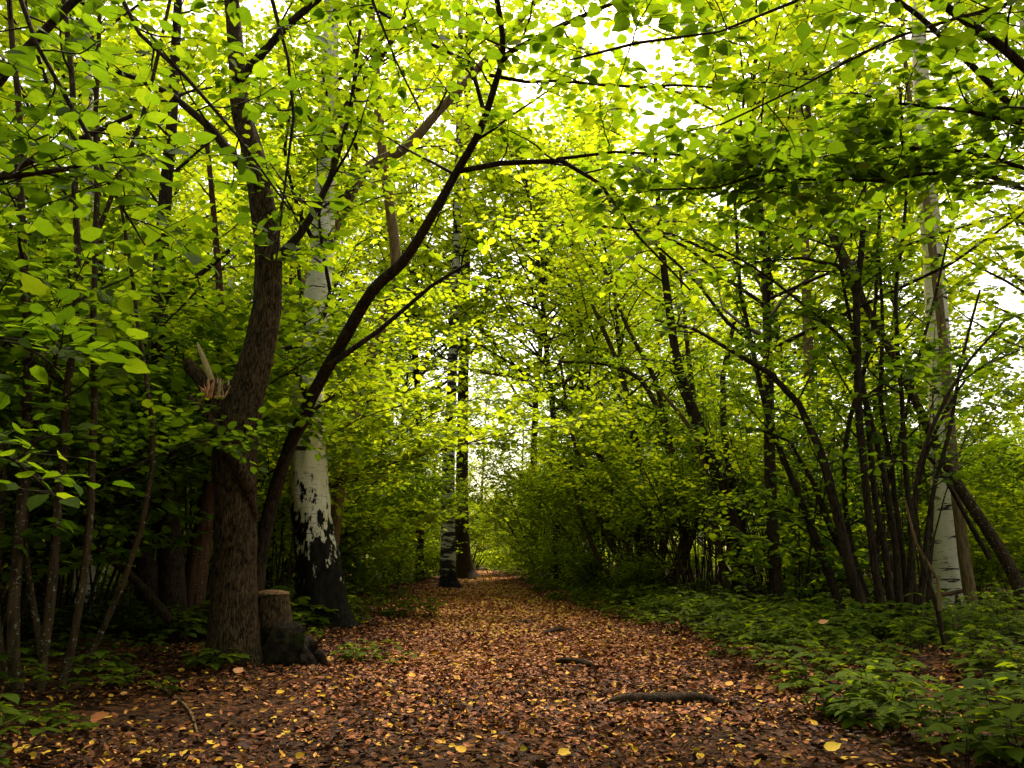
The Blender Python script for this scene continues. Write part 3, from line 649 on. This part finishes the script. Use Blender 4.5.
kinds = [make_hazel(31, 5.8, 12, 0.7, .09, 16, 12, .06), make_hazel(32, 4.6, 12, .2, .09, 14, 12, .055, leafm='leaf_shaded', t0=.2), make_hazel(33, 7.2, 10, .95, .095, 17, 11, .062, leafm='leaf_lit'), make_hazel(34, 5.5, 9, .1, .095, 15, 12, .06, leafm='leaf_lit')]
def make_bush(seed, height, nst, size):
    rng = np.random.default_rng(seed); root = thing('low_bush', 'x', 'bush'); mb = MB(); lf = Leafer(rng)
    for k in range(nst):
        a = rng.uniform(0, 7); p = np.array([.3 * math.cos(a) * rng.random(), .3 * math.sin(a) * rng.random(), -.1])
        pts = shoot(rng, p, [.5 * math.cos(a), .5 * math.sin(a), 1], height * rng.uniform(.6, 1.1), 5, 0, .1)
        pts, rad = resample(pts, np.linspace(.010, .003, 6), .3)
        sb = MB(); tube(sb, pts, rad, 5); sb.build('stem', M['hazel_bark'], root)
        ramify(rng, mb, lf, pts, rad, t0=.12, nb=9, L1=.7, nt=7, L2=.3, sp=.06, minr=.003)
    lf.write(mb, size, fine=False); mb.build('crown', [M['twig'], M['leaf_lit']], root); return root
bushes = [make_bush(51, 1.9, 8, .085), make_bush(52, 1.3, 8, .08)]
def make_poles(seed):
    rng = np.random.default_rng(seed); root = thing('hazel_shrub', 'x', 'shrub'); mb = MB(); lf = Leafer(rng)
    for k in range(15):
        a = rng.uniform(0, 7); q = .5 * rng.random() ** .5; p = np.array([q * math.cos(a), q * math.sin(a), -.1])
        pts = shoot(rng, p, [.2 * math.cos(a) + rng.normal(0, .05), .2 * math.sin(a), 1], rng.uniform(2.6, 5.4), 8, .02, .05)
        sb = MB(); tube(sb, pts, np.linspace(rng.uniform(.010, .024), .004, 9), 6); sb.build('stem', M[['hazel_bark', 'dark_bark'][k % 2]], root)
        for j in range(3):
            tw = shoot(rng, pts[4 + j], [rng.normal(), rng.normal(), .3], rng.uniform(.3, .8), 4, 0, .15); tube(mb, tw, np.linspace(.004, .0015, 5), 3); lf.along(tw[1:], .08)
        lf.along(pts[6:], .09)
    lf.write(mb, .075, fine=False); mb.build('crown', [M['twig'], M['leaf_shaded']], root); return root
kinds.append(make_poles(71))
used = set()
hz = []   # (x, y, kind, scale)
rng = np.random.default_rng(77)
for side in (-1, 1):
    for y in (11.5, 15, 19, 23.5, 28.5, 34, 41, 49):
        if side > 0 and y < 14: continue
        x = pathc(y) + side * (pathh(y) + rng.uniform(1.0, 1.7) + .02 * y)
        if side < 0 and y < 14: x -= 1.6
        if side < 0 and 14 < y < 30: x -= .9
        if y in (28.5, 41): continue
        hz.append((x + (side * .45 if y > 18 else 0), y, int(rng.choice([0, 2, 3] if y < 18 else [0, 3, 3])), rng.uniform(.85, 1.1)))
    for y in ((8.5, 12, 16.5, 22, 29, 38) if side < 0 else (17, 22, 29, 38)):
        x = pathc(y) + side * (pathh(y) + rng.uniform(3.6, 5.0) + .06 * y)
        hz.append((x, y + rng.uniform(-.8, .8), int(rng.integers(0, 4)), rng.uniform(.9, 1.2)))
    for y in (14, 19, 25, 32, 40, 50):
        x = pathc(y) + side * (pathh(y) + rng.uniform(12.5, 14.5) + .2 * y)
        hz.append((x, y + rng.uniform(-1, 1), int(rng.integers(0, 4)), rng.uniform(1., 1.3)))
    for y in (24, 31, 39, 48):
        x = pathc(y) + side * (pathh(y) + rng.uniform(17, 19) + .3 * y)
        hz.append((x, y + rng.uniform(-1, 1), int(rng.integers(0, 4)), rng.uniform(1.1, 1.4)))
    for y in ((30,) if side > 0 else (44,)):   # arching right over the path
        x = pathc(y + 1) + side * (pathh(y) + rng.uniform(.7, 1.1)); hz.append((x, y + 1 + .8 * side, 2, rng.uniform(.85, 1.05)))
    for y in (11, 18, 28, 40):
        x = pathc(y) + side * (pathh(y) + rng.uniform(7.5, 9.5) + .13 * y)
        hz.append((x, y + rng.uniform(-1, 1), int(rng.integers(0, 4)), rng.uniform(.9, 1.25)))
hz += [(a, b, 4, c) for a, b, c in ((-4.5, 6.6, .9), (-4.8, 8.6, 1.), (-5.4, 7.9, 1.), (-6.4, 9, 1.1), (-4.0, 10.6, 1.), (-5.3, 10.9, 1.1), (-3.7, 13.2, 1.), (4.4, 13.2, 1.), (5.9, 12.4, 1.), (3.9, 15.6, 1.), (5.4, 16.6, 1.1), (3.0, 19, 1.1), (4.4, 20.5, 1.1), (-7.4, 7.4, 1.), (2.6, 24, 1.2))]
hz += [(-5.6, 7.2, 1, 1.1), (-7.4, 9.5, 1, 1.2), (-4.9, 5.6, 1, .85), (-8.6, 12, 0, 1.2), (8.4, 19, 3, 1.2), (13.5, 21, 3, 1.5)]
def place(kindl, ki, x, y, sc, rz, label, group, tagx):
    global used
    src = kindl[ki]; z = gz(x, y)
    if (tagx, ki) not in used:
        used.add((tagx, ki)); src.location = (x, y, z); src.rotation_euler = (0, 0, rz); src.scale = (sc,) * 3; src['label'] = label; o = src
    else: o = dup(src, (x, y, z), rz, label, sc)
    o['group'] = group; return o
for x, y, k, sc in hz:
    if .49 < x / y < .72 and y < 24: continue
    off = abs(x - pathc(y)) - pathh(y)
    sd = 'left' if x < pathc(y) else 'right'
    far = 'near' if y < 13 else ('middle' if y < 24 else 'far')
    row = 'lining the path edge' if off < 3.2 else 'standing back in the wood'
    lab = ('bare thin-poled hazel clump %s on the %s, %s distance' if k == 4 else 'many-stemmed green hazel %s on the %s, %s distance') % (row, sd, far)
    rz = (0 if x < pathc(y) else PI) + rng.normal(0, .5)
    place(kinds, k, x, y, sc, rz, lab, ('bare hazel clumps on the %s of the path' if k == 4 else 'hazel shrubs along the %s of the path') % sd, 'h')

bl = [(-1.0, 58, 1, 1.1), (-.9, 62, 1, 1.2), (-2.1, 71, 0, 1.1), (-3.6, 73, 1, 1.2), (2.6, 17.5, 1, .8), (1.9, 22, 1, 1.), (1.4, 26, 0, 1.2), (1.2, 31, 0, 1.2), (.6, 36, 0, 1.3), (.2, 42, 0, 1.3), (-3.9, 19, 1, 1.), (-4.1, 24, 0, 1.1), (-3.9, 30, 0, 1.1), (-3.8, 36, 1, 1.3), (-4.2, 43, 0, 1.2), (-4.9, 15.5, 1, 1.1)]
rngb = np.random.default_rng(12)
for y in (14, 17, 20, 24, 28, 33, 39, 46):
    for side in (-1, 1):
        for o0 in (4, 7, 10.5, 14.5, 19, 24, 30):
            x = pathc(y) + side * (o0 + rngb.uniform(-1.2, 1.2) + pathh(y))
            if abs(x) < .72 * y and (abs(x) > .28 * y or rngb.random() < .4): bl.append((x, y + rngb.uniform(-1.5, 1.5), int(rngb.integers(0, 2)), rngb.uniform(.9, 1.5)))
for x, y, k, sc in bl:
    sd = 'left' if x < pathc(y) else 'right'; cl = abs(x - pathc(y)) < 4.2
    place(bushes, k, x, y, sc, rngb.uniform(0, 7), ('low green bush growing right beside the %s edge of the path' if cl else 'low green bush filling the understorey back on the %s') % sd, 'low bushes on the %s' % sd, 'b')

# ------------------------------------------------------------------ tall trees
def make_tall(seed, height, size, barkm, leafm, nl=16, spread=3.0, c0=.3, rr=.13):
    rng = np.random.default_rng(seed)
    root = thing('slender_tree', 'x', 'tree'); n = 10
    pts = shoot(rng, [0, 0, -.2], [rng.normal(0, .05), rng.normal(0, .05), 1], height, n, .08, .04)
    pts, rad = resample(pts, np.linspace(rr, .02, n + 1), .4)
    tb = MB(); tube(tb, pts, rad, 10, rough=.05, seed=seed, flare=.3); tb.build('trunk', M[barkm], root)
    mb = MB(); lf = Leafer(rng)
    ramify(rng, mb, lf, pts, rad, t0=c0, nb=nl * 3, L1=spread, nt=16, L2=.9, sp=.08, minr=.008, up=.03)
    n_ = lf.write(mb, size, fine=False); mb.build('crown', [M['twig'], M[leafm]], root); print('tall', n_)
    return root
talls = [make_tall(41, 13, .12, 'dark_bark', 'leaf_lit'), make_tall(42, 16, .12, 'tan_bark', 'leaf_lit', 18, 3.2, .35, .15), make_tall(43, 9, .11, 'hazel_bark', 'leaf', 15, 2.6, .15, .08), make_tall(44, 15, .12, 'birch_pale', 'leaf_lit', 17, 3.0, .3, .14), make_tall(45, 11, .12, 'dark_bark', 'leaf_lit', 14, 4.6, .36, .10)]
tl = []
for side in (-1, 1):
    for (y0, o0, st) in ((12, 4.5, 9), (15, 9, 11), (22, 15, 13)):
        y = y0
        while y < 75:
            x = pathc(y) + side * (pathh(y) + o0 + rng.uniform(-1, 1) + .05 * y)
            tl.append((x, y + rng.uniform(-1.5, 1.5), int(rng.integers(0, 5)), rng.uniform(.8, 1.15))); y += st * .8
for y, side in ((13.5, 1), (16, -1), (20, 1), (24, -1), (29, 1), (36, -1), (44, 1)):   # wide crowns meeting over the path
    if True:
        x = pathc(y) + side * (pathh(y) + rng.uniform(2.0, 2.9)); tl.append((x, y + rng.uniform(-1, 1), 4, rng.uniform(.8, 1.1)))
tl += [(1.5, 27, 4, 1.15), (-3.6, 32, 4, 1.3), (1.0, 38, 4, 1.3), (10.5, 22, 0, 1.1), (14, 24, 0, 1.2)]
for k in range(9):   # the wood closing behind the end of the path
    tl.append((pathc(75) + (k - 4) * 4.2 + rng.uniform(-1, 1), rng.uniform(74, 90), int(rng.integers(0, 3)), rng.uniform(.9, 1.2)))
for x, y, k, sc in tl:
    if 42 < y < 70 and abs(x - pathc(y)) < 7: continue
    if .50 < x / y < .585 and y < 26: continue
    if 15 < y < 46 and abs(x - pathc(y)) < 8.5 and k != 4: continue
    sc *= min(1.6, 1 + max(0, y - 14) * .022)
    if y > 70: y += 12; sc *= .8
    sd = 'left' if x < pathc(y) else 'right'
    far = 'close behind the hazels' if y < 24 else ('deeper in the wood' if y < 45 else 'far off in the wood')
    kind = ['dark-barked', 'tan-barked', 'thin brown', 'pale-barked', 'wide-crowned'][k]
    place(talls, k, x, y, sc, rng.uniform(0, 7), '%s slender tree %s on the %s' % (kind, far, sd), 'slender trees in the wood on the %s' % sd, 't')
for k in range(9):   # low thicket at the end of the path
    x = pathc(70) + (k - 4) * 3.6 + rng.uniform(-.8, .8); y = 66 + rng.uniform(0, 6)
    place(kinds, int(rng.integers(0, 4)), x, y, 1.3, rng.uniform(0, 7), 'bright green shrub closing the far end of the path', 'shrubs closing the end of the path', 'h')

# unseen leaf mass behind and above the viewer, added to block light
rng = np.random.default_rng(98); n = 80000
x = rng.uniform(-17, 17, n); y = rng.uniform(-18, 13, n); cz = np.array([mnoise.noise(Vector((a * .35, b * .35, 7))) for a, b in zip(x, y)])
z = 8.5 + 3 * cz + rng.normal(0, 1.0, n); k_ = (rng.random(n) < .62 + 1.4 * cz + .4 * (x < -1)) & (z > 6.2 + np.maximum(0, y) * .9 + .02 * np.abs(x))
x2 = rng.uniform(-18, 18, n); y2 = -7 - 9 * rng.random(n); z2 = 9 * rng.random(n) + .3
X = np.concatenate([np.stack([x, y, z], 1)[k_], np.stack([x2, y2, z2], 1)]); n = len(X)
mb = MB(); leaves(mb, X, rng.normal(0, 1, (n, 3)) * [1, 1, .3], np.array([0, 0, 1.]) + rng.normal(0, .5, (n, 3)), rng.uniform(.10, .17, n), np.clip(rng.normal(.5, .25, n), 0, 1), 0)
tag(mb.build('shading_canopy', M['leaf']), 'unseen leaf canopy added over and behind the viewer to shade the near wood', 'woodland', kind='stuff')

# far-off wood closing every gap at eye level
rng = np.random.default_rng(99); n = 90000
a = rng.uniform(-.95, .95, n); d = rng.uniform(72, 105, n); x = np.sin(a) * d * 1.15; y = np.cos(a) * d + 12
z = 13 * rng.random(n) ** 1.25 * (.75 + .35 * np.sin(a * 37) * np.sin(a * 13 + 1))
mb = MB(); leaves(mb, np.stack([x, y, z], 1), rng.normal(0, 1, (n, 3)) * [1, 1, .3], np.array([0, 0, 1.]) + rng.normal(0, .6, (n, 3)), rng.uniform(.25, .55, n), np.clip(rng.normal(.5, .25, n), 0, 1), 0)
tag(mb.build('far_off_wood', M['leaf_lit']), 'green mass of far-off woodland closing the view between the trunks', 'woodland', kind='stuff')

# ------------------------------------------------------------------ low plants
def plant_mesh(seed, h, nlev, lsz, spread, broad=1.0):
    rng = np.random.default_rng(seed); mb = MB()
    P_, D_, U_, S_, T_ = [], [], [], [], []
    nst = int(rng.integers(2, 4))
    for s in range(nst):
        a0 = rng.uniform(0, 2 * PI)
        st = shoot(rng, [0, 0, -.02], [.35 * math.cos(a0), .35 * math.sin(a0), 1], h * rng.uniform(.7, 1.1), 5, -.02, .08)
        tube(mb, st, np.linspace(.004, .0015, 6), 4, 0)
        cum = np.linspace(0, 1, 6); a = a0
        for l in range(nlev):
            q = .35 + .65 * (l + 1) / nlev; p = np.array([np.interp(q, cum, st[:, c]) for c in range(3)]); a += 2.3 + rng.normal(0, .3)
            d = np.array([math.cos(a), math.sin(a), .25]); L = spread * rng.uniform(.6, 1.1)
            pt = shoot(rng, p, d, L, 3, -.12, .06); tube(mb, pt, [.002, .0018, .0015, .001], 3, 0)
            sd = np.array([-math.sin(a), math.cos(a), 0]); e = pt[-1]; tn = np.clip(rng.normal(.5, .2), 0, 1)
            for m_, dd, ss in ((e, d * [1, 1, -.2], 1), (e - d * .005, sd + d * .35, .85), (e - d * .005, -sd + d * .35, .85)):
                P_.append(m_); D_.append(dd + rng.normal(0, .1, 3)); U_.append(np.array([0, 0, 1]) + rng.normal(0, .18, 3)); S_.append(lsz * ss * rng.uniform(.75, 1.2)); T_.append(tn)
    leaves(mb, np.array(P_), np.array(D_), np.array(U_), np.array(S_), np.array(T_), 1, True, wid=.78 * broad, droop=.28, fold=.08)
    return mb
pl = [plant_mesh(s, h, n, l, sp) for s, h, n, l, sp in ((61, .28, 4, .075, .10), (62, .38, 5, .085, .12), (63, .20, 4, .07, .09), (64, .26, 5, .10, .14), (65, .36, 6, .085, .13))]
for p in pl:
    p.v = [v * np.array([1, 1, .82], np.float32) for v in p.v]
pme = [p.mesh('leafy_plant', [M['twig'], M['plant']]) for p in pl]
rng = np.random.default_rng(88)
spots = []
def scatter(n, fx, kinds_, s0=.8, s1=1.25):
    for _ in range(n):
        x, y = fx(); spots.append((x, y, int(rng.choice(kinds_)), rng.uniform(s0, s1)))
def rightbank():
    y = 3.0 * (24 / 3.0) ** (rng.random() ** .85); e = float(np.interp(y, [3, 4.5, 6, 9, 14, 24], [2.3, 1.9, 1.75, 1.75, 1.5, 1.1]))
    return pathc(y) * .6 + e + abs(rng.normal(0, .40 + .13 * y)) - .1, y
def leftbank():
    y = 3.6 * (24 / 3.6) ** rng.random(); e = float(np.interp(y, [3.6, 6, 8, 12, 24], [-2.1, -2.2, -1.9, -2.0, -2.9]))
    return e - abs(rng.normal(0, .5 + .13 * y)), y
scatter(310, rightbank, [0, 1, 2, 3, 4]); scatter(110, leftbank, [0, 1, 2, 2, 3], .7, 1.1)
def patch(cx, cy, r):
    def f():
        a = rng.uniform(0, 7); q = r * math.sqrt(rng.random()); return cx + q * math.cos(a), cy + q * math.sin(a) * 1.3
    return f
p_ = px_base(385, 655, 7.6); scatter(12, patch(-1.25, 7.6, .35), [2, 0], .6, .9)
scatter(40, patch(-2.1, 13.2, .9), [0, 2, 1]); scatter(9, patch(2.15, 3.6, .35), [3, 4, 1], .8, 1.05); scatter(10, patch(3.4, 5.4, .5), [3, 4, 1], .8, 1.1)
spots.sort(key=lambda s: s[1])
def visible(x, y): return abs(x) < .70 * y + .3
vs = [s for s in spots if visible(s[0], s[1])]
indiv, rest = vs[:290], vs[290:]
for x, y, k, sc in indiv:
    o = bpy.data.objects.new('leafy_plant', pme[k]); C.objects.link(o); o.location = (x, y, gz(x, y)); o.rotation_euler = (0, 0, rng.uniform(0, 7)); o.scale = (sc,) * 3
    sd = 'right' if x > pathc(y) else 'left'
    fr = 'closest to the camera' if y < 4.8 else ('beside the near path' if y < 8 else 'further along the path')
    tag(o, 'low broad-leaved green plant on the %s bank %s' % (sd, fr), 'plant', 'low green plants on the %s bank' % sd)
# carpet of the same plants further off, uncountable
mb = MB(); rng = np.random.default_rng(90); base = []
for p in pl:
    v = np.concatenate(p.v); f = np.concatenate(p.f); t = np.concatenate(p.t); m_ = np.concatenate(p.m); base.append((v, f, t, m_))
car = list(rest)
for _ in range(2000):
    y = 8 * (72 / 8) ** rng.random(); side = rng.choice([-1, 1])
    e = pathh(y) + (.35 if side > 0 else .9)
    x = pathc(y) + side * (e + abs(rng.normal(0, 1.0 + .16 * y)))
    if visible(x, y): car.append((x, y, int(rng.integers(0, 5)), rng.uniform(.9, 1.6)))
for x, y, k, sc in car:
    v, f, t, m_ = base[k]; a = rng.uniform(0, 7); ca, sa = math.cos(a), math.sin(a)
    w = np.stack([(v[:, 0] * ca - v[:, 1] * sa) * sc + x, (v[:, 0] * sa + v[:, 1] * ca) * sc + y, v[:, 2] * sc + gz(x, y)], 1)
    mb.v.append(w.astype(np.float32)); mb.f.append(f + mb.n); mb.n += len(w); mb.t.append(t); mb.m.append(m_)
tag(mb.build('ground_cover', [M['twig'], M['plant']]), 'carpet of low green plants under the hazels beyond the near banks', 'ground cover', kind='stuff')

# ------------------------------------------------------------------ roots and twigs on the path
def lying(name, label, cat, lst, mat='dark_bark', sides=10, rough=.55, sink=.35):
    pts = []; rad = []
    for px, py, w in lst:
        v = ray(px, py); t = H / -v[2] if v[2] < 0 else 20
        x, y = v[0] * t, v[1] * t
        r = w / 2 * y / F; pts.append([x, y, gz(x, y) + r * (1 - sink)]); rad.append(r)
    mb = MB(); p, r = resample(np.array(pts), np.array(rad), .05); tube(mb, p, r, sides, rough=rough, seed=len(lst) * 7 + lst[0][0])
    o = mb.build(name, M[mat]); tag(o, label, cat); loc_tree(o, Vector(pts[0]), [o]); return o
lying('tree_root', 'longest dark root crossing the right half of the near path', 'root', [(603, 706, 3), (625, 705, 11), (660, 705, 14), (695, 703, 13), (716, 705, 10), (730, 708, 3)], 'dark_bark')
lying('tree_root', 'short dark root across the middle of the path, second nearest', 'root', [(552, 664, 2), (562, 665, 8), (578, 666, 9), (592, 668, 6), (602, 670, 2)])
lying('tree_root', 'dark root on the path just beyond the short middle one', 'root', [(541, 635, 1), (548, 634, 5), (560, 633, 6), (570, 633, 5), (576, 634, 1)])
lying('tree_root', 'farthest thin root lying across the path', 'root', [(505, 625, 1), (514, 624, 3.5), (526, 623, 4), (542, 621, 3), (548, 620, 1)])
lying('tree_root', 'faint half-buried root left of the longest one', 'root', [(494, 697, 1), (508, 695, 4), (525, 695, 5), (545, 696, 3), (552, 697, 1)], sink=.7)
lying('fallen_twig', 'forked pale twig lying bottom right among yellow leaves', 'twig', [(838, 737, 2), (855, 742, 4), (876, 749, 5), (895, 752, 5), (930, 750, 3)], 'tan_bark', 6, .1, 0)
lying('fallen_twig', 'thin curved twig lying at the dark lower left', 'twig', [(140, 692, 2), (165, 700, 3), (188, 715, 3), (200, 745, 2)], 'tan_bark', 6, .1, 0)
lying('fallen_twig', 'dead stick lying behind the plants at the right edge', 'twig', [(920, 618, 3), (955, 616, 4), (1000, 603, 3), (1030, 598, 3)], 'red_bark', 6, .1, -8)

# conspicuous fallen leaves
def fleaf(px, py, size, tone, label, lift=.03, az=0.):
    v = ray(px, py); t = (H - lift) / -v[2]; x, y = v[0] * t, v[1] * t
    mb = MB(); leaves(mb, np.zeros((1, 3)), np.array([[math.cos(az), math.sin(az), .1]]), np.array([[.3 * math.sin(px), -.45, 1.]]), np.array([size]), np.array([tone]), 0, True, fold=.3, droop=-.2)
    o = mb.build('fallen_leaf', M['litter']); o.location = (x, y, gz(x, y) + lift); tag(o, label, 'leaf', 'large fallen leaves lying on top of the litter')
fleaf(826, 752, .075, 1.0, 'big yellow leaf near the bottom right left of the forked twig', az=.2)
fleaf(728, 602 + 84, .07, .9, 'orange-yellow leaf at the plant edge right of the long root', az=1)
fleaf(820, 632, .09, .8, 'orange leaf caught on top of the low plants on the right', .22, az=.1)
fleaf(235, 680, .09, .8, 'orange leaf standing up in front of the thick trunk', az=1.4)
fleaf(465, 755, .055, .95, 'yellow leaf at the bottom middle of the path', az=2.5)
fleaf(560, 758, .055, .97, 'greenish yellow leaf at the bottom just right of centre', az=.8)
fleaf(90, 725, .09, .6, 'reddish leaf in the dark lower left corner', az=.4)

# ------------------------------------------------------------------ light
sc = bpy.context.scene
w = bpy.data.worlds.new('World'); sc.world = w; w.use_nodes = True; nt = w.node_tree
bg = nt.nodes['Background']; sky = nt.nodes.new('ShaderNodeTexSky'); sky.sky_type = 'NISHITA'; sky.sun_disc = False
EL, AZ = R(60), R(10)           # sun ahead and to the right
sky.sun_elevation = EL; sky.sun_rotation = AZ; sky.air_density = 1.0; sky.dust_density = 4.0; sky.ozone_density = .6
mxw = nt.nodes.new('ShaderNodeMix'); mxw.data_type = 'RGBA'; mxw.blend_type = 'MULTIPLY'; mxw.inputs[0].default_value = 1; mxw.inputs[7].default_value = (1, .90, .68, 1)
nt.links.new(sky.outputs[0], mxw.inputs[6]); nt.links.new(mxw.outputs[2], bg.inputs[0]); bg.inputs[1].default_value = .15
sd = bpy.data.lights.new('sun', 'SUN'); sd.energy = 2.5; sd.angle = R(18); sd.color = (1, .93, .80)
so = bpy.data.objects.new('sun', sd); C.objects.link(so)
D = Vector((math.sin(AZ) * math.cos(EL), math.cos(AZ) * math.cos(EL), math.sin(EL)))
so.rotation_euler = D.to_track_quat('Z', 'Y').to_euler()
sc.view_settings.view_transform = 'Standard'; sc.view_settings.look = 'None'; sc.view_settings.exposure = 1.85; sc.view_settings.gamma = 1
sc.cycles.max_bounces = 12; sc.cycles.diffuse_bounces = 8; sc.cycles.transmission_bounces = 8; sc.cycles.glossy_bounces = 2
sc.cycles.sample_clamp_indirect = 8
sc.cycles.use_denoising = True
print('things', len([o for o in C.objects if o.parent is None]), 'objects', len(C.objects))
